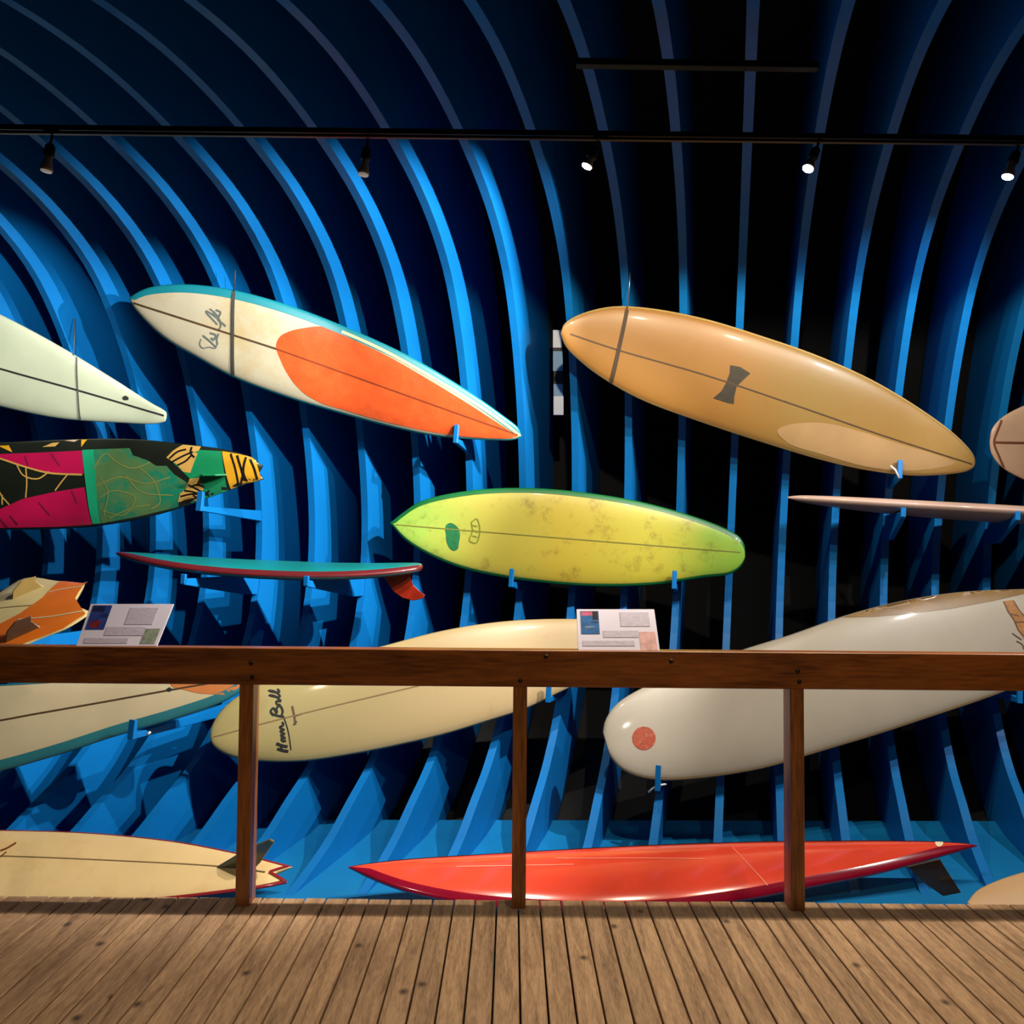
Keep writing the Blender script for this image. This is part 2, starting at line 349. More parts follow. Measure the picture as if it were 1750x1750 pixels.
# ------------------------------------------------------------------ surfboards
def hermite(xs, ys):
    return lambda x: float(np.interp(x, xs, ys))
class Board:
    """planform in its own frame: s along the length, v across, n out of the deck; thickness, dome and rocker are real"""
    def __init__(s, name, A, B, dA, dB, lean, top, bot, label, material, T=0.036, rocker=0.03, notch=0.0, square=False, group='surfboards on display', flip=1):
        s.O = U(*A, dA); E = U(*B, dB); s.L = (E - s.O).length; s.X = (E - s.O).normalized()
        z = Vector((0, 0, 1)); u0 = (z - s.X * z.dot(s.X)).normalized(); n0 = s.X.cross(u0)
        if n0.y > 0: n0 = -n0
        l = math.radians(lean)
        s.V = (u0 * math.cos(l) - n0 * math.sin(l)).normalized(); s.N = (n0 * math.cos(l) + u0 * math.sin(l)).normalized()
        def edge(P):
            q = [np.array(s.uv(*p)) for p in P]
            q = [np.array([0., 0.])] + q + ([] if (notch or square) else [np.array([s.L, 0.])])
            d = catmull(q, 8); d = np.array(d)
            x = np.maximum.accumulate(d[:, 0] + np.arange(len(d)) * 1e-7)
            if notch or square: x = x * s.L / x[-1]
            return x, d[:, 1]
        s.tx, s.tv = edge(top); s.bx, s.bv = edge(bot)
        s.T = T; s.rk = rocker; s.notch = notch; s.sq = notch or square
        s.wmax = max((s.tv.max() - s.bv.min()) / 2, 0.01)
        s.build(name, label, material, group)
    def uv(s, px, py):
        d = ray(px, py); t = (s.O - EYEV).dot(s.N) / d.dot(s.N); P = EYEV + d * t - s.O
        return P.dot(s.X), P.dot(s.V)
    def edges(s, x):
        return float(np.interp(x, s.tx, s.tv)), float(np.interp(x, s.bx, s.bv))
    def height(s, x, v):
        vt, vb = s.edges(x); w = max((vt - vb) / 2, 1e-4); c = (vt + vb) / 2
        q = min(1, abs(v - c) / w)
        return s.T * min(1, w / s.wmax) ** 0.55 * (1 - q ** 3.6) ** 0.6
    def rock(s, x): return s.rk * abs(2 * x / s.L - 1) ** 2.4
    def pt(s, x, v, n): return s.O + s.X * x + s.V * v + s.N * (n + s.rock(x))
    def surf(s, x, v, off=0.0012):
        vt, vb = s.edges(min(max(x, 0), s.L)); w = (vt - vb) / 2; c = (vt + vb) / 2
        v = min(max(v, c - w * 0.985), c + w * 0.985)
        return s.pt(x, v, s.height(x, v) + off)
    def build(s, name, label, material, group):
        NS, MJ = 60, 12
        s.root = empty(name, s.pt(s.L / 2, min(s.edges(s.L / 2)[1], 0), 0)); tag(s.root, label, 'surfboard', group)
        V = []; F = []; G = [math.sin(math.pi / 2 * (2 * j / MJ - 1)) for j in range(MJ + 1)]
        ring = [(g, 1) for g in G] + [(g, -0.85) for g in G[::-1][1:-1]]; n = len(ring)
        for i in range(NS + 1):
            a = i / NS
            x = s.L * ((1 - math.cos(math.pi * a)) / 2 if not s.sq else (1 - math.cos(math.pi * a / 2)) if a < 1 else 1)
            vt, vb = s.edges(x); w = max((vt - vb) / 2, 0.0004); c = (vt + vb) / 2
            h = s.T * min(1, w / s.wmax) ** 0.55
            for (g, sg) in ring:
                xx = x - s.notch * (1 - abs(g)) * max(0, (x / s.L - 0.8) / 0.2)
                V.append(s.pt(xx, c + w * g, sg * h * max(0, 1 - abs(g) ** 3.6) ** 0.6))
        for i in range(NS):
            for k in range(n): F.append((i * n + k, i * n + (k + 1) % n, (i + 1) * n + (k + 1) % n, (i + 1) * n + k))
        # end caps as strips
        for base in (0, NS * n):
            top = [base + j for j in range(MJ + 1)]; bt = [base + MJ] + [base + MJ + 1 + j for j in range(MJ - 1)] + [base]; bt = bt[::-1]
            for j in range(MJ):
                f = [top[j], top[j + 1], bt[j + 1], bt[j]]; f = list(dict.fromkeys(f))
                if len(f) >= 3: F.append(tuple(f))
        s.body = mesh('blank', V, F, material, s.root, True)
    def rails(s, material, et=0.02, eb=0.02, under=0.02, name='rail', x0=0.0, x1=1.0):
        """coloured rail band wrapping the edge: et / eb inset on the deck along the upper / lower edge"""
        o = 0.0016
        for side, e in ((1, et), (-1, eb)):
            if e <= 0: continue
            V = []; F = []; NS = 60
            for i in range(NS + 1):
                a = x0 + (x1 - x0) * i / NS
                x = s.L * (1 - math.cos(math.pi * a)) / 2
                vt, vb = s.edges(x); w = max((vt - vb) / 2, 0.0006); c = (vt + vb) / 2
                h = s.T * min(1, w / s.wmax) ** 0.55
                q = max(0.0, 1 - e / w); qu = max(0.0, 1 - under / w)
                for (g, sg) in ((q, 1), ((q + 2) / 3, 1), ((q + 8) / 9, 1), (1, 0), ((qu + 5) / 6, -0.85), (qu, -0.85)):
                    hh = sg * h * max(0, 1 - g ** 3.6) ** 0.6
                    xx = x - s.notch * (1 - g) * max(0, (x / s.L - 0.8) / 0.2)
                    V.append(s.pt(xx, c + side * (w * g + (o if g > 0.98 else o * g)), hh + (o if sg > 0 else -o if sg < 0 else 0)))
            for i in range(NS):
                for k in range(5): F.append((i * 6 + k, i * 6 + k + 1, i * 6 + 7 + k, i * 6 + 6 + k))
            mesh(name, V, F, material, s.root, True)
    def patch(s, name, poly, material, off=0.0014, px=True, step=0.035, label=None, smooth=False):
        """flat print / paint laid on the domed deck"""
        q = [s.uv(*p) for p in poly] if px else poly
        if smooth:
            m_ = len(q); c_ = catmull(list(q) * 3, 5); q = [tuple(v) for v in c_[m_ * 5:2 * m_ * 5]]
        bm = bmesh.new(); f = bm.faces.new([bm.verts.new((a, b, 0)) for a, b in q])
        bmesh.ops.triangulate(bm, faces=[f])
        xs = [a for a, b in q]; ys = [b for a, b in q]
        for lo, hi, nrm in ((min(xs), max(xs), (1, 0, 0)), (min(ys), max(ys), (0, 1, 0))):
            k = lo + step
            while k < hi:
                g = list(bm.verts) + list(bm.edges) + list(bm.faces)
                bmesh.ops.bisect_plane(bm, geom=g, dist=1e-5, plane_co=(Vector(nrm) * k), plane_no=nrm); k += step
        for v in bm.verts: v.co = s.surf(v.co.x, v.co.y, off)
        o = from_bm(name, bm, material, s.root)
        for p in o.data.polygons: p.use_smooth = True
        if label: o['label'] = label
        return o
    def stroke(s, name, lines, wpx, material, off=0.0022, parent=None):
        """painted line(s) on the deck, photo-pixel polylines joined as one mark"""
        V = []; F = []
        for ln in lines:
            wp = wpx
            if isinstance(ln, tuple): ln, wp = ln
            q = [np.array(s.uv(*p)) for p in ln]
            if len(q) > 2: q = catmull(q, 5)
            else: q = [q[0] + (q[1] - q[0]) * k / 14 for k in range(15)]
            hw = wp / FPX * s.O.y / 2; b = len(V)
            for i, p in enumerate(q):
                t = q[min(i + 1, len(q) - 1)] - q[max(i - 1, 0)]; t = t / (np.linalg.norm(t) + 1e-9); nn = np.array([-t[1], t[0]]) * hw
                V.append(s.surf(*(p + nn), off)); V.append(s.surf(*(p - nn), off))
            for i in range(len(q) - 1): F.append((b + 2 * i, b + 2 * i + 1, b + 2 * i + 3, b + 2 * i + 2))
        return mesh(name, V, F, material, s.root)
    def fin(s, name, poly, material, th=0.008, label=None):
        """poly: (x along, height out of plane) points in metres at width v"""
        v0, pts = poly
        P = [s.pt(x, v0, 0) + s.N * h for x, h in pts]
        o = prism(name, [p - s.V * th / 2 for p in P], s.V * th, material, s.root, th * 0.3)
        if label: o['label'] = label
        return o

GLASS = dict(rough=0.42, coat=0.18)
STR = mat('dark_wood_stringer', (92, 66, 40), 0.5, 0.2, 30, k=0.5)
STRL = mat('pale_line', (168, 140, 92), 0.5, 0.1, 30, k=0.5)
INK = mat('dark_ink', (30, 34, 34), 0.5, 0.1, 30)

# 1 pale mint board, upper left
M1 = mat('pale_mint_resin', (214, 228, 200), var=0.05, scale=5, k=0.62, **GLASS)
b1 = Board('surfboard', (287, 711), (-520, 470), 5.36, 4.8, -16,
           [(286.5, 704), (279, 698), (262, 689), (200, 650), (100, 590), (0, 537), (-120, 484), (-260, 445), (-400, 435), (-490, 450)],
           [(286, 718), (276, 722), (260, 724), (200, 722), (100, 715), (0, 695), (-120, 664), (-260, 616), (-400, 556), (-490, 500)],
           'pale mint longboard with black centre line cut off by the left picture edge', M1)
b1.stroke('stringer', [[(-500, 478), (-200, 566), (0, 628), (140, 667), (283, 709)]], 3, INK)
b1.patch('fin_plug', [(213, 677), (218, 675), (223, 678), (223, 682), (217, 683), (213, 681)], INK, 0.003)
GREYC = mat('grey_cord', (70, 74, 70), 0.7)
def strap(px0, py0, px1, py1, b, wpx, material, label, up=None, upmat=None):
    """webbing tied around a board: band over the deck plus the cord up to the rib"""
    e = empty('tie_strap', b.surf(*b.uv((px0 + px1) / 2, (py0 + py1) / 2)))
    tag(e, label, 'strap', 'straps holding the boards')
    hw = wpx / FPX * b.O.y / 2; p, q = np.array(b.uv(px0, py0)), np.array(b.uv(px1, py1)); d = (q - p) / np.linalg.norm(q - p); nn = np.array([-d[1], d[0]]) * hw
    V = []; F = []; N_ = 18
    for i in range(N_ + 1):
        r = p + (q - p) * i / N_
        for sg in (1, -1):
            for of in (0.0035, 0.0065): V.append(b.surf(*(r + nn * sg), of))
    for i in range(N_):
        a = 4 * i
        F += [(a, a + 2, a + 6, a + 4), (a + 1, a + 3, a + 7, a + 5), (a, a + 1, a + 5, a + 4), (a + 2, a + 3, a + 7, a + 6)]
    F += [(0, 1, 3, 2), (4 * N_, 4 * N_ + 1, 4 * N_ + 3, 4 * N_ + 2)]
    mesh('band', V, F, material, e)
    if up:
        a = b.surf(*p, 0.004); c = U(up[0], up[1], rib_front(a.z + 0.2) - 0.01)
        tube('cord', [a, a.lerp(c, 0.5) + Vector((0.002, 0, 0)), c], 0.0035, upmat or material, e, 8)
    return e
strap(132, 585, 140, 718, b1, 2.0, GREYC, 'thin dark cord tied over the pale mint board', (128, 543), GREYC)

# 2 orange, cream and teal board
CREAM2 = mat('ivory_resin', (214, 208, 182), var=0.06, scale=4, col2=(206, 180, 112), c2lo=0.5, c2hi=0.75, **GLASS)
TEAL = mat('teal_rail_resin', (20, 150, 168), var=0.06, scale=6, **GLASS)
ORNG = mat('orange_deck_paint', (246, 98, 40), var=0.16, scale=16, col2=(250, 112, 62), c2lo=0.5, c2hi=0.8, bump=0.12, bscale=60, **GLASS)
YEL = mat('pale_yellow_pinline', (230, 220, 178), var=0.05, **GLASS)
b2 = Board('surfboard', (224, 509), (891, 744), 4.98, 5.42, -20,
           [(240, 498), (262, 490), (320, 486), (400, 496), (500, 524), (600, 563), (700, 609), (800, 668), (860, 710), (885, 730)],
           [(232, 525), (280, 575), (340, 612), (400, 645), (500, 682), (560, 700), (650, 725), (740, 744), (840, 751), (878, 750)],
           'ivory pintail board with big orange tail panel and teal rails', CREAM2)
b2.rails(TEAL, 0.05, 0.014, 0.03)
b2.patch('orange_panel', [(474, 590), (480, 575), (495, 566), (520, 560), (556, 558), (600, 578), (660, 606), (720, 640), (780, 676), (840, 714), (876, 738), (884, 744), (872, 747), (800, 745),
                          (740, 737), (660, 720), (590, 700), (548, 687), (520, 670), (498, 645), (482, 615)], ORNG, smooth=True)
b2.stroke('pinline', [[(585, 566), (620, 581), (660, 600), (720, 633), (780, 668), (840, 706), (880, 736), (887, 743), (876, 747.5)]], 5, YEL)
b2.stroke('stringer', [[(232, 517), (320, 545), (400, 571), (474, 595)]], 3.2, STR)
b2.stroke('stringer', [[(474, 595), (600, 640), (740, 690), (884, 741)]], 2.6, mat('orange_line', (150, 62, 28), k=0.5), 0.003)
GREYI = mat('grey_script_ink', (110, 124, 122), 0.5, k=0.5)
b2.stroke('script_logo', [([(347, 578), (345, 588), (350, 594), (360, 592), (371, 594), (374, 588)], 1.6), ([(350, 572), (362, 582), (372, 592)], 3.0), ([(377, 569), (374, 578), (375, 588)], 2.8),
                          ([(362, 568), (372, 572), (368, 580), (364, 576)], 3.4), ([(376, 563), (380, 558), (379, 548), (368, 538), (356, 531), (357, 535)], 3.0), ([(357, 535), (366, 544), (375, 554)], 3.0),
                          ([(362, 527), (372, 535), (380, 548)], 2.6), ([(372, 529), (380, 533), (376, 545), (384, 552), (389, 557)], 3.4), ([(367, 533), (378, 542)], 4)], 2.5, GREYI)
strap(401, 498, 400, 640, b2, 5.5, DARK, 'dark webbing strap over the nose of the orange-tailed board', (402, 461), DARK)

# 3 tan board
TAN_ = grad_mat('amber_tan_resin', 0.25, 3.0, [(0.0, (184, 132, 66)), (0.4, (178, 127, 60)), (0.6, (166, 134, 68)), (0.8, (168, 130, 64)), (1.0, (186, 148, 86))], (170, 118, 50), lo=0.52, hi=0.75)
b3 = Board('surfboard', (957, 571), (1661, 791), 5.15, 5.45, -13,
           [(962, 556), (985, 540), (1040, 525), (1100, 526), (1200, 544), (1300, 574), (1400, 609), (1500, 655), (1600, 719), (1640, 753), (1656, 772), (1661, 783)],
           [(966, 592), (1000, 625), (1045, 656), (1100, 685), (1200, 722), (1300, 755), (1400, 785), (1480, 803), (1560, 812), (1620, 809), (1648, 804), (1659, 797)],
           'amber tan longboard with a dark bow-tie emblem', TAN_)
b3.rails(mat('pale_tan_rail', (206, 172, 104), var=0.06, **GLASS), 0.012, 0.010, 0.03)
b3.stroke('stringer', [[(958, 566), (1050, 597), (1200, 640), (1350, 690), (1500, 742), (1655, 792)]], 2.4, STR)
b3.patch('bow_tie_emblem', [(1245, 624), (1262, 627), (1279, 638), (1266, 650), (1256, 660), (1252, 676), (1251, 690), (1240, 688), (1216, 680), (1230, 668), (1238, 654), (1244, 638)], mat('dark_olive_decal', (58, 48, 26), 0.6, 0.25, 40, k=0.5), 0.002)
b3.patch('pale_repair', [(1325, 735), (1345, 725), (1400, 722), (1450, 732), (1540, 760), (1600, 778), (1625, 790), (1560, 803), (1480, 797), (1400, 775), (1345, 757)], mat('pale_repair_resin', (194, 156, 108), var=0.08, scale=5, **GLASS), 0.0012, smooth=True)
strap(1070, 530, 1043, 655, b3, 6, mat('brown_webbing', (74, 54, 34), 0.7, k=0.5), 'brown strap over the tail of the tan bow-tie board', (1077, 466), CABLE)

# 4 cut-off pinkish board at the right edge
PINK = mat('pale_pink_resin', (232, 196, 172), var=0.05, scale=5, **GLASS)
b4 = Board('surfboard', (1687, 757), (2420, 790), 5.42, 5.42, -8,
           [(1690, 735), (1705, 716), (1750, 692), (1850, 665), (2000, 655), (2200, 680), (2350, 735)],
           [(1690, 775), (1708, 798), (1750, 821), (1850, 855), (2000, 875), (2200, 865), (2350, 825)],
           'pale pink board with brown nose lines cut off by the right picture edge', PINK)
BRL = mat('brown_pinline', (140, 84, 62), 0.5, k=0.5)
b4.stroke('stringer', [[(1692, 756), (1800, 758), (2000, 764), (2400, 788)]], 4, BRL)
b4.stroke('nose_line', [[(1706, 718), (1698, 736), (1692, 756), (1700, 778), (1711, 800)]], 3.4, BRL)

# 5 tiger pattern board
DKGR = mat('black_green_paint', (22, 30, 20), var=0.2, scale=8, **GLASS)
MAG = mat('magenta_paint', (206, 14, 84), var=0.14, scale=5, **GLASS)
GRN = mat('green_paint', (18, 146, 94), var=0.1, scale=7, **GLASS)
GRN2 = mat('mottled_sage_paint', (92, 136, 84), var=0.12, scale=8, col2=(26, 140, 106), c2lo=0.46, c2hi=0.56, **GLASS)
MINT = mat('mint_stripe_paint', (24, 182, 130), var=0.08, scale=7, **GLASS)
GOLD = mat('gold_paint', (240, 178, 36), var=0.12, scale=8, **GLASS)
SAND = mat('sand_paint', (222, 176, 92), var=0.12, scale=8, **GLASS)
LIME = mat('yellow_green_line', (146, 158, 84), 0.5, k=0.5)
BLK = mat('black_paint', (18, 14, 10), var=0.1, **GLASS)
b5 = Board('surfboard', (-560, 835), (453, 808), 5.1, 5.1, -6,
           [(-520, 805), (-400, 775), (-200, 760), (0, 756), (150, 750), (240, 751), (300, 757), (385, 768), (430, 780), (452, 796)],
           [(-520, 865), (-400, 895), (-200, 912), (0, 906), (100, 904), (160, 900), (240, 887), (300, 871), (370, 846), (420, 828), (452, 819)],
           'short board painted in tiger stripes, magenta and green', DKGR, notch=0.03)
b5.patch('magenta_panel', [(0, 776), (60, 774), (145, 770), (149, 810), (100, 810), (60, 800), (0, 781)], MAG)
b5.patch('magenta_panel', [(-40, 890), (0, 872), (45, 852), (100, 840), (150, 832), (160, 896), (100, 900), (0, 902), (-40, 902)], MAG)
b5.patch('mint_stripe', [(145, 769), (164, 768), (169, 800), (171, 850), (175, 894), (161, 895), (156, 860), (150, 810)], MINT)
b5.patch('sage_panel', [(164, 768), (226, 766), (232, 778), (258, 787), (272, 796), (290, 796), (302, 810), (330, 828), (310, 845), (308, 866), (240, 882), (176, 894), (171, 850), (168, 800)], GRN2)
b5.patch('green_panel', [(300, 790), (345, 769), (382, 771), (386, 795), (392, 840), (360, 850), (330, 860), (322, 838), (332, 820)], GRN)
b5.patch('gold_tail_panel', [(383, 771), (412, 776), (440, 783), (450, 818), (404, 843), (398, 838), (390, 806)], GOLD, 0.0018)
b5.patch('tiger_patch', [(289, 782), (300, 770), (315, 760), (346, 763), (340, 780), (330, 808), (318, 806), (305, 792)], SAND, 0.0018)
b5.patch('tiger_patch', [(329, 818), (345, 816), (352, 835), (340, 858), (330, 852), (308, 858), (312, 843), (322, 836)], SAND, 0.0018)
for ln_ in [([(294, 784), (308, 772), (322, 768)], 3), ([(298, 790), (316, 780), (334, 772)], 3), ([(308, 795), (322, 788), (332, 778)], 3), ([(331, 764), (330, 774), (337, 782)], 3.4),
                            ([(313, 848), (330, 844), (346, 844)], 3), ([(320, 838), (334, 840), (350, 846)], 3), ([(326, 828), (338, 834), (350, 840)], 3), ([(318, 856), (334, 852), (346, 848)], 3),
                            ([(398, 775), (406, 800), (411, 830), (408, 842)], 3.6), ([(409, 778), (416, 800), (424, 834)], 4), ([(424, 781), (420, 806), (430, 832)], 4), ([(430, 782), (438, 800), (444, 822)], 4),
                            ([(420, 808), (414, 832)], 3.5)]:
    b5.stroke('tiger_stripe', [ln_], 3, BLK, 0.0026)
b5.stroke('yellow_line_drawing', [([(166, 800), (185, 775), (205, 790), (232, 800), (262, 790)], 2), ([(176, 850), (200, 838), (236, 850), (215, 880), (180, 872)], 2), ([(170, 830), (210, 815), (255, 826), (296, 815)], 2),
                                  ([(245, 800), (268, 822), (278, 858), (262, 870)], 2), ([(220, 812), (246, 840), (300, 846)], 2), ([(190, 885), (230, 868), (262, 862)], 2), ([(176, 815), (190, 840), (182, 880)], 2)], 2, LIME, 0.0026)
b5.stroke('beige_line_drawing', [([(-30, 776), (0, 782), (50, 798), (90, 808), (146, 811)], 3), ([(35, 795), (46, 812), (70, 818), (90, 806)], 2.4), ([(50, 797), (52, 825), (50, 850)], 2.4), ([(122, 810), (112, 822), (100, 838)], 2.4),
                                 ([(0, 826), (8, 845), (22, 862)], 2.4), ([(10, 845), (10, 862)], 2.4)], 2.4, SAND, 0.0026)
for tri, mm in (([(0, 762), (18, 761), (26, 773)], GOLD), ([(92, 757), (104, 756), (98, 763), (76, 764)], SAND), ([(141, 751.5), (151, 751), (143, 764)], GOLD), ([(112, 753), (136, 750.5), (130, 755)], PINK)):
    b5.patch('rail_triangle', tri, mm, 0.002)
for ln_ in ([(48, 779), (54, 795)], [(92, 775), (108, 796)], [(72, 858), (90, 880)], [(22, 880), (34, 896)], [(128, 838), (138, 860)], [(4, 884), (16, 902)]):
    b5.stroke('dark_dash', [(ln_, 2.6)], 3, mat('dark_magenta', (96, 8, 44), 0.5), 0.0024)
for ln_ in ([(322, 858), (330, 866), (338, 872)], [(334, 846), (344, 852), (352, 862)], [(330, 832), (342, 828), (354, 832)], [(344, 838), (356, 842), (362, 838)]):
    b5.stroke('tiger_stripe', [(ln_, 3)], 3, BLK, 0.0026)
ftip = b5.uv(352, 812)
b5.fin('fin', (ftip[1], [(ftip[0] - 0.02, 0.02), (ftip[0] + 0.14, 0.02), (ftip[0] + 0.15, 0.05), (ftip[0] + 0.10, 0.10), (ftip[0] + 0.02, 0.10)]), GRN, 0.012, 'green glassed-on fin')

# 7 yellow-green board in the middle
YGR = grad_mat('aged_yellow_resin', -0.84, 1.54, [(0.0, (170, 222, 92)), (0.12, (178, 218, 92)), (0.26, (206, 200, 84)), (0.5, (214, 192, 66)), (0.8, (206, 200, 66)), (0.93, (168, 208, 74)), (1.0, (150, 204, 70))], (104, 76, 26), lo=0.53, hi=0.7)
DGR = mat('deep_green_rail', (14, 120, 58), var=0.08, scale=6, **GLASS)
b7 = Board('surfboard', (668, 894), (1271, 944), 5.56, 5.56, 0,
           [(690, 876), (720, 857), (800, 839), (900, 834), (1000, 842), (1100, 859), (1200, 888), (1245, 907), (1262, 918), (1270, 932)],
           [(690, 920), (720, 941), (780, 968), (850, 985), (930, 996), (1020, 1002), (1120, 999), (1200, 987), (1245, 981), (1262, 970), (1270, 956)],
           'worn yellow-green board with dark green rails in the centre', YGR)
b7.rails(DGR, 0.034, 0.02, 0.04)
b7.stroke('stringer', [[(678, 897), (850, 911), (1050, 927), (1262, 944)]], 1.8, mat('olive_line', (140, 138, 50), k=0.5))
b7.patch('green_emblem', [(764, 897), (770, 894), (778, 897), (785, 905), (787, 915), (785, 928), (783, 938), (776, 941), (769, 936), (764, 925), (763, 912), (762, 905)], mat('emerald_decal', (16, 128, 72), 0.5, 0.3, 40, k=0.5), 0.002, smooth=True)
OLV = mat('olive_decal', (146, 152, 44), 0.5, k=0.5)
b7.stroke('olive_emblem', [[(806, 893), (815, 887), (820, 900), (819, 918), (814, 928), (803, 924), (808, 908), (806, 893)], [(808, 898), (816, 900)], [(809, 906), (817, 910)], [(808, 916), (816, 918)]], 2.2, OLV)

# 8 thin pink board seen edge-on at right
PINKB = mat('dusky_pink_resin', (224, 188, 166), var=0.06, scale=5, **GLASS)
def flat_board(name, A, B, dA, dB, lean, L_w, label, material, T, rocker):
    """board lying flat: half widths given in metres along its length"""
    class D: pass
    s = Board.__new__(Board)
    s.O = U(*A, dA); E = U(*B, dB); s.L = (E - s.O).length; s.X = (E - s.O).normalized()
    z = Vector((0, 0, 1)); u0 = (z - s.X * z.dot(s.X)).normalized(); n0 = s.X.cross(u0)
    if n0.y > 0: n0 = -n0
    l = math.radians(lean); s.V = (u0 * math.cos(l) - n0 * math.sin(l)).normalized(); s.N = (n0 * math.cos(l) + u0 * math.sin(l)).normalized()
    q = np.array(catmull([np.array([t * s.L, w]) for t, w in L_w], 8))
    s.tx = s.bx = np.maximum.accumulate(q[:, 0]); s.tv = q[:, 1]; s.bv = -q[:, 1]
    s.T = T; s.rk = rocker; s.notch = 0; s.sq = False; s.wmax = q[:, 1].max()
    s.build(name, label, material, 'surfboards on display'); return s
b8 = flat_board('surfboard', (1346, 858), (2150, 905), 5.42, 5.42, 94, [(0, 0), (0.03, 0.045), (0.12, 0.12), (0.3, 0.2), (0.5, 0.23), (0.75, 0.2), (0.93, 0.12), (1, 0.0)],
                'thin dusky pink board seen edge-on below the tan board', PINKB, 0.05, 0.03)
b8.rails(mat('pale_pink_rail', (214, 180, 164), var=0.05, **GLASS), 0.02, 0.02, 0.02)

# 6 teal board seen edge-on at left
TEALD = mat('sea_green_resin', (10, 140, 140), var=0.06, scale=5, **GLASS)
CRIM = mat('dark_crimson_resin', (120, 22, 32), var=0.1, scale=8, k=0.42, **GLASS)
b6 = flat_board('surfboard', (198, 962), (722, 986), 5.18, 5.2, 83, [(0, 0), (0.02, 0.03), (0.1, 0.1), (0.3, 0.19), (0.55, 0.225), (0.8, 0.19), (0.95, 0.12), (0.99, 0.07), (1, 0.0)],
                'sea-green board seen edge-on with crimson underside and red fin', TEALD, 0.045, 0.06)
b6.rails(CRIM, 0.010, 0.035, 0.19)
fx = b6.L * 0.875
RFIN = mat('translucent_red_fin', (170, 44, 24), 0.25, 0.25, 20, coat=0.4, k=0.45)
def f6(px_, py_): return ((px_ - 198) / 524 * b6.L, -(py_ - 982) / FPX * 5.2)
b6.fin('fin', (0.0, [f6(*v) for v in ((652, 988), (702, 988), (701, 1000), (706, 1012), (716, 1022), (728, 1030), (724, 1036), (708, 1038), (690, 1032), (674, 1020), (663, 1004))]), RFIN, 0.012, 'curved red fin')

# 9 off-white board with teal rail, lower left
OFFW = mat('aged_offwhite_resin', (222, 206, 168), var=0.06, scale=4, **GLASS)
b9 = Board('surfboard', (-560, 1290), (436, 1162), 4.66, 4.78, 28,
           [(-500, 1240), (-380, 1205), (-200, 1182), (-60, 1174), (40, 1168), (140, 1162), (260, 1152), (360, 1148), (420, 1154)],
           [(-500, 1330), (-380, 1348), (-200, 1348), (-60, 1330), (0, 1318), (100, 1290), (200, 1258), (300, 1230), (380, 1203), (425, 1176)],
           'off-white board with teal rail and centre line behind the rail at left', OFFW)
b9.rails(mat('dull_teal_rail', (50, 134, 146), var=0.08, scale=6, **GLASS), 0.012, 0.055, 0.03)
b9.stroke('stringer', [[(-500, 1288), (-200, 1262), (0, 1235), (60, 1224)], [(60, 1224), (180, 1203), (300, 1182), (420, 1163)]], 3, STR)
b9.patch('orange_tail_band', [(292, 1168), (300, 1178), (345, 1189), (398, 1192), (424, 1172), (428, 1160), (360, 1154), (300, 1156)], mat('faded_orange_paint', (226, 140, 78), var=0.08, **GLASS))
b9.patch('fin_plug', [(288, 1182), (294, 1178), (300, 1182), (295, 1186)], INK, 0.003)

# 10 orange and yellow fish
YELF = mat('pale_yellow_resin', (236, 216, 152), var=0.06, scale=4, **GLASS)
ORF = mat('orange_resin', (242, 122, 26), var=0.1, scale=6, **GLASS)
b10 = Board('surfboard', (-330, 1235), (154, 1030), 4.15, 4.62, 66,
            [(-330, 1180), (-240, 1130), (-140, 1085), (-60, 1045), (0, 1014), (48, 987), (110, 992), (158, 998)],
            [(-300, 1240), (-220, 1220), (-140, 1185), (-60, 1150), (0, 1124), (60, 1098), (110, 1080), (152, 1056)],
            'orange and pale yellow fish board with swallow tail and keel fins', YELF, notch=0.10, T=0.03, rocker=0.02)
b10.patch('orange_band', [(112, 993), (154, 999), (141, 1020), (134, 1032), (144, 1048), (150, 1056), (112, 1078), (60, 1096), (0, 1120), (-60, 1146), (-40, 1095), (0, 1076), (40, 1056), (78, 1030)], ORF)
b10.stroke('tail_line', [[(150, 1011), (110, 1016), (88, 1021)], [(147, 1053), (95, 1062), (36, 1067)]], 3, YEL, 0.003)
b10.stroke('stringer', [[(-200, 1080), (0, 1047), (60, 1043)]], 2, STRL)
KEEL = mat('keel_fin_plywood', (186, 158, 92), 0.4, 0.12, 12, coat=0.3)
for (qx, qy), mm in (((58, 1018), KEEL), ((50, 1088), mat('dark_keel_fin', (96, 66, 44), 0.4, 0.15, 12, coat=0.3))):
    a, c = b10.uv(qx, qy)
    b10.fin('keel_fin', (c, [(a - 0.11, 0.02), (a + 0.07, 0.02), (a + 0.04, 0.075), (a + 0.06, 0.10), (a - 0.02, 0.11), (a - 0.08, 0.075)]), mm, 0.012)

# 11 cream longboard with black script
CRM = grad_mat('cream_resin', -1.9, 0.9, [(0.0, (196, 180, 116)), (0.2, (206, 190, 130)), (0.5, (220, 194, 142)), (1.0, (226, 196, 152))], (196, 168, 104), lo=0.56, hi=0.8)
b11 = Board('surfboard', (361, 1258), (1118, 1082), 5.0, 5.36, 18,
            [(364, 1242), (376, 1220), (400, 1196), (450, 1168), (520, 1140), (600, 1117), (650, 1105), (750, 1079), (850, 1063), (950, 1058), (1040, 1062), (1095, 1072)],
            [(366, 1274), (390, 1291), (430, 1300), (510, 1302), (600, 1290), (750, 1258), (830, 1234), (900, 1211), (950, 1187), (1030, 1148), (1095, 1105)],
            'cream longboard with black script behind the middle of the rail', CRM)
b11.stroke('stringer', [[(364, 1262), (452, 1238), (550, 1213), (700, 1177), (900, 1130), (1110, 1084)]], 2.0, STRL)
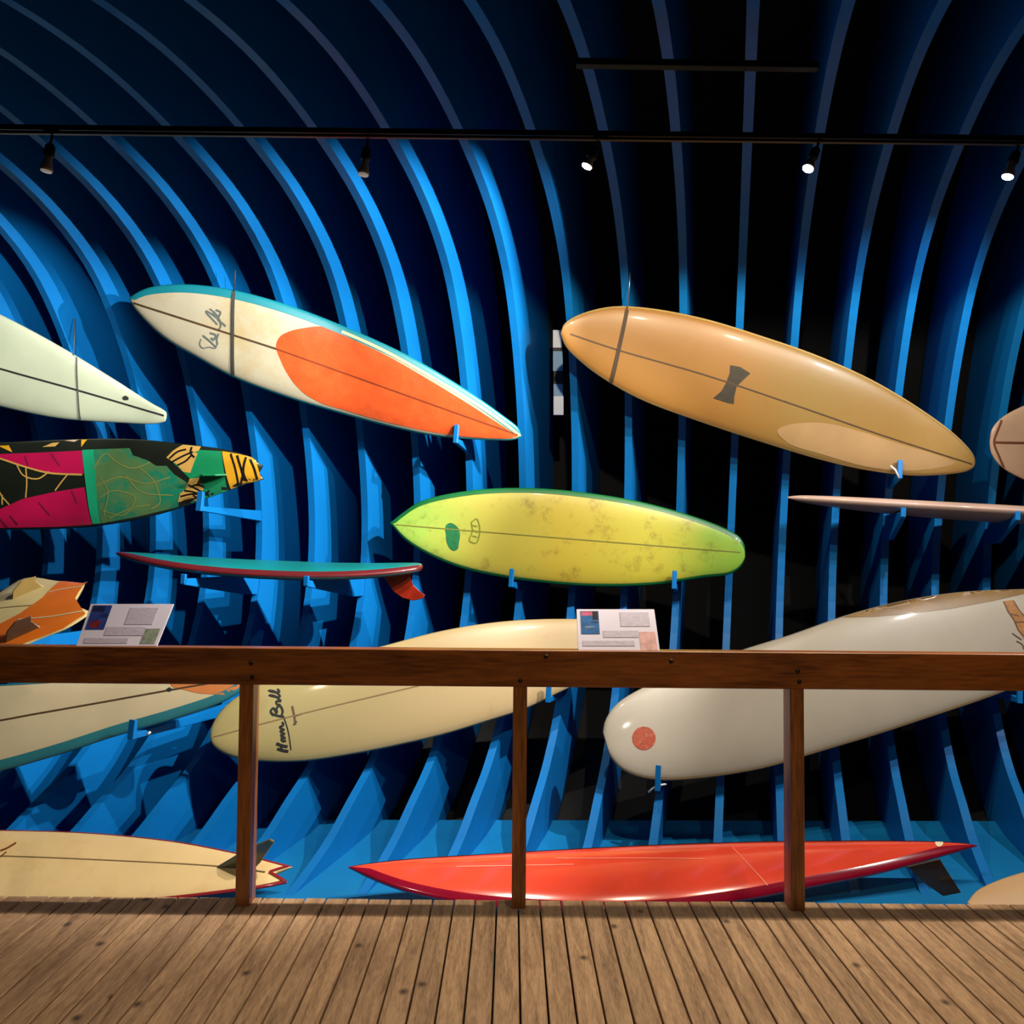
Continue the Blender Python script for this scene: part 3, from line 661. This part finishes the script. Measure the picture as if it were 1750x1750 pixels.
def script(p, q): return (494 - 0.135 * p - 0.99 * q, 1285 - 0.99 * p + 0.135 * q)
b11.stroke('black_script', [([script(*v) for v in ln], w_) for ln, w_ in (
    ([(0, -1), (3, 8), (7, 17)], 4.2), ([(8, -1), (11, 8), (16, 17)], 4.6), ([(1, 7), (7, 10), (14, 8)], 3.4),
    ([(18, 0), (19, 6), (23, 7), (23, 1), (26, 5), (29, 7), (30, 1), (33, 5), (36, 7), (37, 1), (40, 5), (43, 7), (45, 1), (51, 2)], 3.6),
    ([(59, -2), (62, 8), (67, 18)], 3.8), ([(63, 15), (71, 19), (76, 14), (67, 9), (76, 8), (78, 2), (68, -1), (60, 3)], 3.6),
    ([(80, 1), (82, 7), (87, 7), (86, 0), (90, 2)], 3.4), ([(90, 2), (97, 10), (99, 18), (95, 9), (94, 0), (99, 2)], 3.2), ([(99, 2), (105, 10), (107, 18), (103, 9), (102, 0), (108, 3)], 3.2),
    ([(2, -6), (30, -6), (52, -3), (60, -1)], 1.8))], 4, INK)
b11.stroke('small_script', [([(502, 1208), (504, 1218), (506, 1228), (507, 1240)], 3.4), ([(506, 1225), (518, 1221)], 2.6), ([(504, 1240), (510, 1234)], 3)], 3, mat('faded_ink', (120, 102, 74), 0.5, k=0.5))

# 12 white longboard with red round emblem
WHT = mat('dull_white_resin', (212, 202, 186), var=0.05, scale=4, k=0.48, **GLASS)
b12 = Board('surfboard', (1029, 1252), (1990, 1022), 5.0, 5.4, 22,
            [(1033, 1233), (1052, 1205), (1100, 1175), (1180, 1143), (1270, 1110), (1350, 1085), (1450, 1050), (1550, 1025), (1650, 1011), (1750, 1007), (1860, 1004), (1950, 1010)],
            [(1034, 1280), (1055, 1311), (1085, 1327), (1130, 1334), (1200, 1330), (1300, 1314), (1400, 1285), (1500, 1255), (1600, 1222), (1700, 1188), (1800, 1147), (1900, 1097), (1965, 1052)],
            'dull white longboard with round red emblem behind the rail at right', WHT)
b12.rails(mat('stained_tan_rail', (190, 160, 116), var=0.12, scale=6, **GLASS), 0.0, 0.016, 0.03)
b12.patch('tan_rail_band', [(1438, 1056), (1490, 1036), (1550, 1020), (1650, 1006), (1750, 1002), (1860, 1000), (1800, 1010), (1750, 1016), (1690, 1030), (1620, 1043), (1560, 1050), (1490, 1056)], mat('tan_band_tone', (156, 122, 72), var=0.15, scale=6, **GLASS), 0.0016)  # darker tan tone along the upper edge of the deck
def disc(cx, cy, r, n=22): return [(cx + r * math.cos(2 * math.pi * k / n), cy + r * math.sin(2 * math.pi * k / n)) for k in range(n)]
b12.patch('round_red_emblem', disc(1098, 1264, 20), mat('brick_red_decal', (196, 70, 26), 0.5, 0.3, 70, col2=(214, 120, 80), c2lo=0.55, c2hi=0.62, k=0.5), 0.002)
ORE = mat('orange_lettering', (196, 132, 62), 0.5, 0.25, 50, k=0.5)
b12.patch('orange_lettering', [(1709, 1030), (1727, 1028), (1740, 1052), (1760, 1062), (1775, 1090), (1760, 1106), (1748, 1100), (1734, 1080), (1726, 1062), (1716, 1048)], ORE, 0.002)
b12.stroke('lettering_shadow', [([(1711, 1031), (1718, 1048), (1728, 1064), (1735, 1080), (1750, 1096)], 2), ([(1727, 1029), (1738, 1048), (1752, 1062)], 2), ([(1722, 1052), (1736, 1056)], 2), ([(1728, 1066), (1744, 1066)], 2), ([(1724, 1085), (1740, 1096)], 2.4), ([(1731, 1098), (1741, 1104), (1744, 1112)], 2.4)], 2, mat('brown_ink', (96, 68, 44), 0.5, k=0.5), 0.003)

# 13 cream swallow-tail on the floor at left
CR13 = mat('warm_cream_resin', (244, 212, 152), var=0.05, scale=4, k=0.75, col2=(230, 190, 120), c2lo=0.5, c2hi=0.7, **GLASS)
RED13 = mat('red_rail_resin', (178, 20, 36), var=0.08, scale=8, **GLASS)
b13 = Board('surfboard', (-640, 1478), (496, 1500), 4.32, 4.22, 62,
            [(-600, 1455), (-450, 1432), (-300, 1422), (-150, 1418), (0, 1419), (150, 1424), (300, 1440), (400, 1460), (460, 1475), (497, 1485)],
            [(-600, 1510), (-450, 1540), (-300, 1555), (-150, 1560), (0, 1558), (150, 1550), (300, 1538), (400, 1527), (450, 1521), (492, 1513)],
            'warm cream swallow-tail board with red rails lying on the floor at left', CR13, notch=0.09, T=0.03, rocker=0.015)
b13.rails(RED13, 0.012, 0.012, 0.03, x1=1.0)
b13.stroke('stringer', [[(-500, 1462), (0, 1470), (200, 1478), (380, 1488), (455, 1497)]], 2, STRL)
b13.stroke('tail_edge', [[(494, 1486), (476, 1492), (462, 1497)], [(462, 1497), (476, 1505), (490, 1513)]], 4, RED13, 0.004)
b13.stroke('red_script', [([(4, 1461), (14, 1457), (24, 1451), (30, 1447)], 4.5), ([(0, 1474), (8, 1468), (14, 1463)], 3)], 4, mat('rust_ink', (146, 78, 42), 0.5, k=0.5))
a, c = b13.uv(405, 1489)
b13.fin('fin', (c, [(a - 0.10, 0.02), (a + 0.10, 0.02), (a + 0.13, 0.06), (a + 0.22, 0.20), (a + 0.2, 0.215), (a + 0.08, 0.15)]), mat('olive_grey_fin', (128, 120, 76), 0.3, 0.12, 15, coat=0.4), 0.014, 'tall olive grey fin')

# 14 red gun on the floor
REDG = mat('scarlet_resin', (244, 78, 52), var=0.12, scale=3, rough=0.16, coat=0.9, k=0.75)
REDR = mat('crimson_rail_resin', (170, 18, 52), var=0.1, scale=6, rough=0.15, coat=0.9)
b14 = Board('surfboard', (596, 1490), (1667, 1453), 4.2, 4.46, 64,
            [(640, 1482), (700, 1474), (900, 1458), (1100, 1446), (1300, 1440), (1420, 1440), (1500, 1441), (1600, 1445), (1645, 1449)],
            [(640, 1511), (700, 1531), (800, 1549), (950, 1560), (1100, 1560), (1250, 1543), (1400, 1515), (1500, 1496), (1600, 1471), (1645, 1459)],
            'glossy scarlet gun board lying on the floor along the boardwalk', REDG, rocker=0.03, T=0.038)
b14.rails(REDR, 0.006, 0.045, 0.06)
b14.stroke('white_pinline', [[(780, 1492), (900, 1489), (980, 1487)], [(950, 1476), (1100, 1476), (1200, 1477)], [(1250, 1456), (1290, 1500), (1310, 1520)]], 1.2, mat('pale_red_pinline', (246, 150, 130), 0.3))
b14.patch('leash_plug', disc(1602, 1450, 7, 12), mat('cream_plug', (236, 214, 180), 0.3), 0.003)
fp = [U(px_, py_, 4.13) for px_, py_ in ((1550, 1481), (1606, 1468), (1622, 1494), (1643, 1526), (1612, 1532), (1584, 1512))]
o = prism('fin', fp, Vector((0.003, 0.012, 0)), mat('dark_amber_fin', (74, 48, 20), 0.25, 0.15, 15, coat=0.4), b14.root, 0.003); o['label'] = 'dark amber fin'

# 15 peach board corner at lower right
b15 = Board('surfboard', (1652, 1545), (2400, 1500), 4.0, 4.1, 62,
            [(1668, 1525), (1700, 1508), (1750, 1491), (1850, 1470), (2000, 1455), (2200, 1458), (2340, 1475)],
            [(1668, 1560), (1720, 1585), (1850, 1610), (2000, 1615), (2200, 1595), (2340, 1550)],
            'peach board tip lying in the lower right corner beyond the deck', mat('peach_resin', (236, 190, 136), var=0.06, scale=5, **GLASS), T=0.03, rocker=0.01)

# ------------------------------------------------------------------ blue hooks and brackets on the ribs
def hook(i, zbot, yfront, label, lip=0.085, wide=0.03, ylip=None):
    """plywood J: arm out of rib i along its plane, lip turned up in front of the board"""
    yb = rib_front(zbot) + 0.02; yf = yfront - 0.02
    e = empty('board_hook', (ribx(i, yb, zbot), yb, zbot)); tag(e, label, 'hook', 'blue board hooks')
    xo = (RT - wide) / 2
    def q(y, z): return Vector((ribx(i, y, z) + xo, y, z))
    prism('arm', [q(yb, zbot - 0.075), q(yb, zbot), q(yf, zbot), q(yf, zbot - 0.03)], nx * wide, BLUE, e, 0.003)
    prism('lip', [q(yf, zbot - 0.03), q(yf, zbot + lip), q(yf - 0.022, zbot + lip + 0.006), q(yf - 0.03, zbot - 0.03)], nx * wide, BLUE, e, 0.003)
    return e
def under(b, px, py):
    """lowest surface of board b near a photo pixel: height and front depth"""
    s_, v_ = b.uv(px, py); P = b.pt(s_, v_, 0); return P.z, P.y
def put_hook(i, b, px, py, label, dz=0.0, dy=0.0, **k):
    z, y = under(b, px, py); return hook(i, z + dz, y - b.T * 0.9 + dy, label, **k)
put_hook(-5, b2, 798, 748, 'small blue hook under the orange tail of the ivory board', -0.012)
h3 = put_hook(3, b3, 1522, 808, 'small blue hook under the pointed end of the tan board', -0.012)
put_hook(-4, b7, 884, 992, 'blue hook under the middle of the yellow-green board', -0.01)
put_hook(-1, b7, 1156, 995, 'blue hook under the tail of the yellow-green board', -0.01)
put_hook(-9, b5, 330, 862, 'large blue hook under the tiger-striped tail', -0.012, wide=0.04)
h9 = put_hook(-9, b9, 243, 1245, 'blue hook gripping the teal rail of the off-white board', -0.012, wide=0.04, lip=0.07)
put_hook(-3, b11, 955, 1185, 'blue hook at the far end of the cream script board', -0.012)
h12 = put_hook(-1, b12, 1128, 1333, 'blue hook under the round red emblem of the white board', -0.012, lip=0.11)
put_hook(5, b12, 1705, 1186, 'blue hook near the right end of the white board', -0.012)
TIE = mat('white_cord', (220, 216, 214), 0.7)
def tie(h, *pts):
    tube('tie_cord', [U(*p) for p in pts], 0.006, TIE, h, 7)
def gusset(i, z, yf, h, label):
    yb = rib_front(z - 0.05) + 0.03
    e = empty('shelf_bracket', (ribx(i, yb, z), yb, z)); tag(e, label, 'bracket', 'blue shelf brackets')
    def q(y, zz): return Vector((ribx(i, y, zz) + 0.008, y, zz))
    prism('gusset', [q(yb, z), q(yf, z), q(yf, z - 0.035), q(yb - 0.22, z - h), q(yb + 0.03, z - h * 1.05)], nx * 0.03, BLUE, e, 0.003)
    prism('end_stop', [q(yf + 0.012, z), q(yf + 0.012, z + 0.028), q(yf - 0.006, z + 0.028), q(yf - 0.006, z - 0.03), q(yf + 0.012, z - 0.03)], nx * 0.03, BLUE, e, 0.002)
tie(h12, (1108, 1354, 4.86), (1116, 1347, 4.85), (1126, 1342, 4.86), (1138, 1340, 4.9))
tie(h3, (1522, 796, 5.3), (1530, 803, 5.29), (1536, 816, 5.3))
tie(h9, (251, 1256, 4.55), (257, 1251, 4.55))
zb6 = (b6.O + b6.X * b6.L * 0.5).z - 0.035
gusset(-9, zb6 - 0.012, 4.93, 0.13, 'blue bracket carrying the nose half of the sea-green board')
gusset(-7, zb6 - 0.018, 4.95, 0.13, 'blue bracket carrying the fin half of the sea-green board')
P8 = b8.O + b8.X * b8.L * 0.25
gusset(3, P8.z - 0.03, 5.2, 0.17, 'blue bracket under the tip half of the edge-on pink board')
gusset(5, P8.z - 0.045, 5.2, 0.17, 'blue bracket under the edge-on pink board near the right edge')
gusset(-11, 0.95, 4.62, 0.2, 'blue bracket holding the orange fish board at left')

# ------------------------------------------------------------------ ceiling track and spotlights
TY = 3.62
trk = empty('lamp_track', U(875, 222, TY)); tag(trk, 'long black lamp track spanning below the upper ribs', 'track')
a, c = U(-260, 219.5, TY), U(2010, 244.5, TY)
def bar(name, a, c, hy, hz, material, parent, dz=0):
    a = a + Vector((0, 0, dz)); c = c + Vector((0, 0, dz))
    return prism(name, [a + Vector((0, -hy, -hz)), a + Vector((0, hy, -hz)), a + Vector((0, hy, hz)), a + Vector((0, -hy, hz))], c - a, material, parent, 0.002)
bar('channel', a, c, 0.018, 0.012, METAL, trk, 0.008)
bar('conduit', a + Vector((0, -0.012, 0)), c + Vector((0, -0.012, 0)), 0.009, 0.007, mat('brown_black_conduit', (52, 38, 26), 0.35, 0.1, 20, metal=0.4), trk, -0.016)
tr2 = empty('lamp_track', U(1200, 110, 3.3)); tag(tr2, 'short dark lamp track high above the right half, no lamps visible', 'track')
bar('channel', U(985, 108, 3.3), U(1398, 114, 3.3), 0.018, 0.014, METAL, tr2)
def fixture(px, py, lx, ly, target, watts, label, lit=True, angle=62, col=(1, 0.94, 0.86), r=0.026, spill=0, tilt=None):
    """track spotlight: adapter, stem, black socket, reflector bulb with lens"""
    top = U(px, py, TY); e = empty('track_spotlight', top); tag(e, label, 'spotlight', 'spotlights on the lamp track')
    tip = U(lx, ly, TY + (tilt or 0))
    box('adapter', tuple(top + Vector((-0.035, -0.014, 0.0))), tuple(top + Vector((0.035, 0.014, 0.018))), METAL, e, 0.003)
    d = (tip - top).normalized()
    j = top + d * ((tip - top).length * 0.3)
    tube('stem', [top, j], 0.006, METAL, e, 8)
    tube('socket', [j, j + d * 0.012, j + d * 0.055, j + d * 0.06], 0.02, METAL, e, 14, [0.012, 0.021, 0.023, 0.018])
    aim = d
    k0 = j + d * 0.05; L_ = (tip - k0).length
    tube('reflector_bulb', [k0, k0 + aim * L_ * 0.35, k0 + aim * L_ * 0.85, k0 + aim * L_], 0.03, BULBG, e, 18, [0.016, r * 0.62, r, r * 0.96])
    tube('lens', [tip - aim * 0.001, tip + aim * 0.004, tip + aim * 0.007], r * 0.9, LENS if lit else LENSD, e, 18, [r * 0.92, r * 0.86, r * 0.5])
    if watts:
        spot('spot_light', tip + aim * 0.03, target, watts, angle, 0.55, col, 0.02)
    if spill: spot('spill_light', tip + aim * 0.03, tip + Vector((0, 0.06, -1)), spill, 178, 0.12, (1.0, 0.86, 0.64), 0.02)
    return e
fixture(90, 226, 79, 292, (-3.3, 5.1, 2.5), 115, 'leftmost spotlight on the track, seen from behind above the mint board', False)
fixture(630, 231, 621, 298, (-2.1, 5.2, 2.2), 240, 'spotlight above the orange-tailed board, second from left, seen from behind', False)
fixture(1026, 236, 1003, 284, (-1.2, 4.8, 0.2), 310, 'middle spotlight with white lens facing lower left', True, spill=105, tilt=0.0)
fixture(1402, 238, 1381, 288, (-1.8, 5.4, 2.2), 740, 'brightest spotlight glaring toward the viewer above the tan board', True, spill=105, tilt=-0.03)
fixture(1744, 240, 1722, 302, (-0.7, 5.2, 0.9), 500, 'rightmost spotlight at the right picture edge', True, spill=120, tilt=0.0)

# ------------------------------------------------------------------ information panels on the rail
PANEL = mat('white_panel_print', (206, 198, 214), 0.4, 0.03, 6)
TEXT = mat('grey_text_block', (176, 166, 182), 0.5, 0.14, 60, stretch=(1, 1, 3))
def panel(quad, yb, yt, label, cells):
    """sign plate resting on the beam, leaning back; cells: list of (name, u0, v0, u1, v1, material)"""
    TL, TR, BR, BL = [U(*p, y) for p, y in zip(quad, (yt, yt, yb, yb))]
    nn = (TR - TL).cross(BL - TL).normalized()
    if nn.y > 0: nn = -nn
    e = empty('information_panel', (BL + BR) / 2); tag(e, label, 'sign', 'information panels on the rail')
    prism('plate', [TL, TR, BR, BL], -nn * 0.006, PANEL, e, 0.001)
    def at(u, v): return TL.lerp(TR, u).lerp(BL.lerp(BR, u), v)
    for (nm, u0, v0, u1, v1, mm) in cells:
        prism(nm, [at(u0, v0) + nn * 0.0004, at(u1, v0) + nn * 0.0004, at(u1, v1) + nn * 0.0004, at(u0, v1) + nn * 0.0004], nn * 0.0012, mm, e)
PH1 = mat('photo_deep_blue', (34, 52, 120), 0.4, 0.3, 30); PH2 = mat('photo_red', (150, 50, 50), 0.4, 0.3, 30); PH3 = mat('photo_green', (60, 130, 70), 0.4, 0.3, 30)
PH4 = mat('photo_dark', (44, 34, 30), 0.4, 0.3, 30); PH5 = mat('photo_white', (200, 205, 215), 0.4, 0.1, 30); PH6 = mat('photo_sea', (20, 84, 140), 0.4, 0.3, 30)
PKT = mat('pinkish_tint_box', (196, 150, 146), 0.5, 0.2, 40); GNT = mat('greenish_tint_box', (120, 128, 112), 0.5, 0.3, 40); PHP = mat('photo_pink', (208, 96, 128), 0.4, 0.2, 30)
yb = BY0 + 0.028
panel([(155, 1032), (297, 1032), (268, 1104), (130, 1104)], yb, yb + 0.11, 'white information panel on the rail at left, by the fish board',
      [('photograph', 0.04, 0.04, 0.27, 0.62, PH1), ('photo_board', 0.02 + 0.06, 0.4, 0.2, 0.58, PH2), ('photo_board', 0.15, 0.22, 0.26, 0.34, PH3), ('photo_shade', 0.05, 0.05, 0.2, 0.2, PH4),
       ('text_block', 0.5, 0.1, 0.84, 0.5, TEXT), ('text_block', 0.3, 0.56, 0.78, 0.76, TEXT), ('text_block', 0.08, 0.82, 0.62, 0.94, TEXT), ('framed_box', 0.78, 0.6, 0.96, 0.95, GNT)])
panel([(985, 1041), (1118, 1041), (1128, 1113), (988, 1113)], yb, yb + 0.11, 'white information panel on the rail in the middle, over the cream board',
      [('photograph', 0.05, 0.05, 0.28, 0.6, PH6), ('photo_board', 0.1, 0.42, 0.22, 0.5, PH5), ('photo_board', 0.17, 0.28, 0.27, 0.34, PH5), ('photo_board', 0.06, 0.06, 0.2, 0.16, PHP), ('photo_shade', 0.2, 0.06, 0.27, 0.26, PH4),
       ('text_block', 0.55, 0.08, 0.92, 0.42, TEXT), ('text_block', 0.32, 0.52, 0.76, 0.68, TEXT), ('text_block', 0.06, 0.76, 0.7, 0.88, TEXT), ('framed_box', 0.77, 0.55, 0.97, 0.98, PKT)])

# ------------------------------------------------------------------ narrow painted strip on the black wall
zc = 5.78
e = empty('painted_strip', U(953, 707, zc)); tag(e, 'narrow white and grey-blue strip upright behind ribs left of the tan board', 'strip')
SW = mat('strip_white', (236, 240, 250), 0.5, 0.06); SB = mat('strip_grey_blue', (110, 160, 196), 0.5, 0.1); SK = mat('strip_black', (22, 22, 24), 0.6)
for nm, y0, y1, x0_, x1_, mm in (('white_block', 564, 594, 945, 960, SW), ('dark_joint', 594, 600, 945, 961, SK), ('blue_block', 600, 634, 945, 962, SB), ('dark_block', 634, 656, 946, 962, SK), ('blue_block', 656, 677, 946, 962, SB), ('white_block', 677, 709, 946, 963, SW)):
    prism(nm, [U(x0_, y0, zc), U(x1_, y0, zc), U(x1_, y1, zc), U(x0_, y1, zc)], Vector((0, 0.02, 0)), mm, e, 0.001)
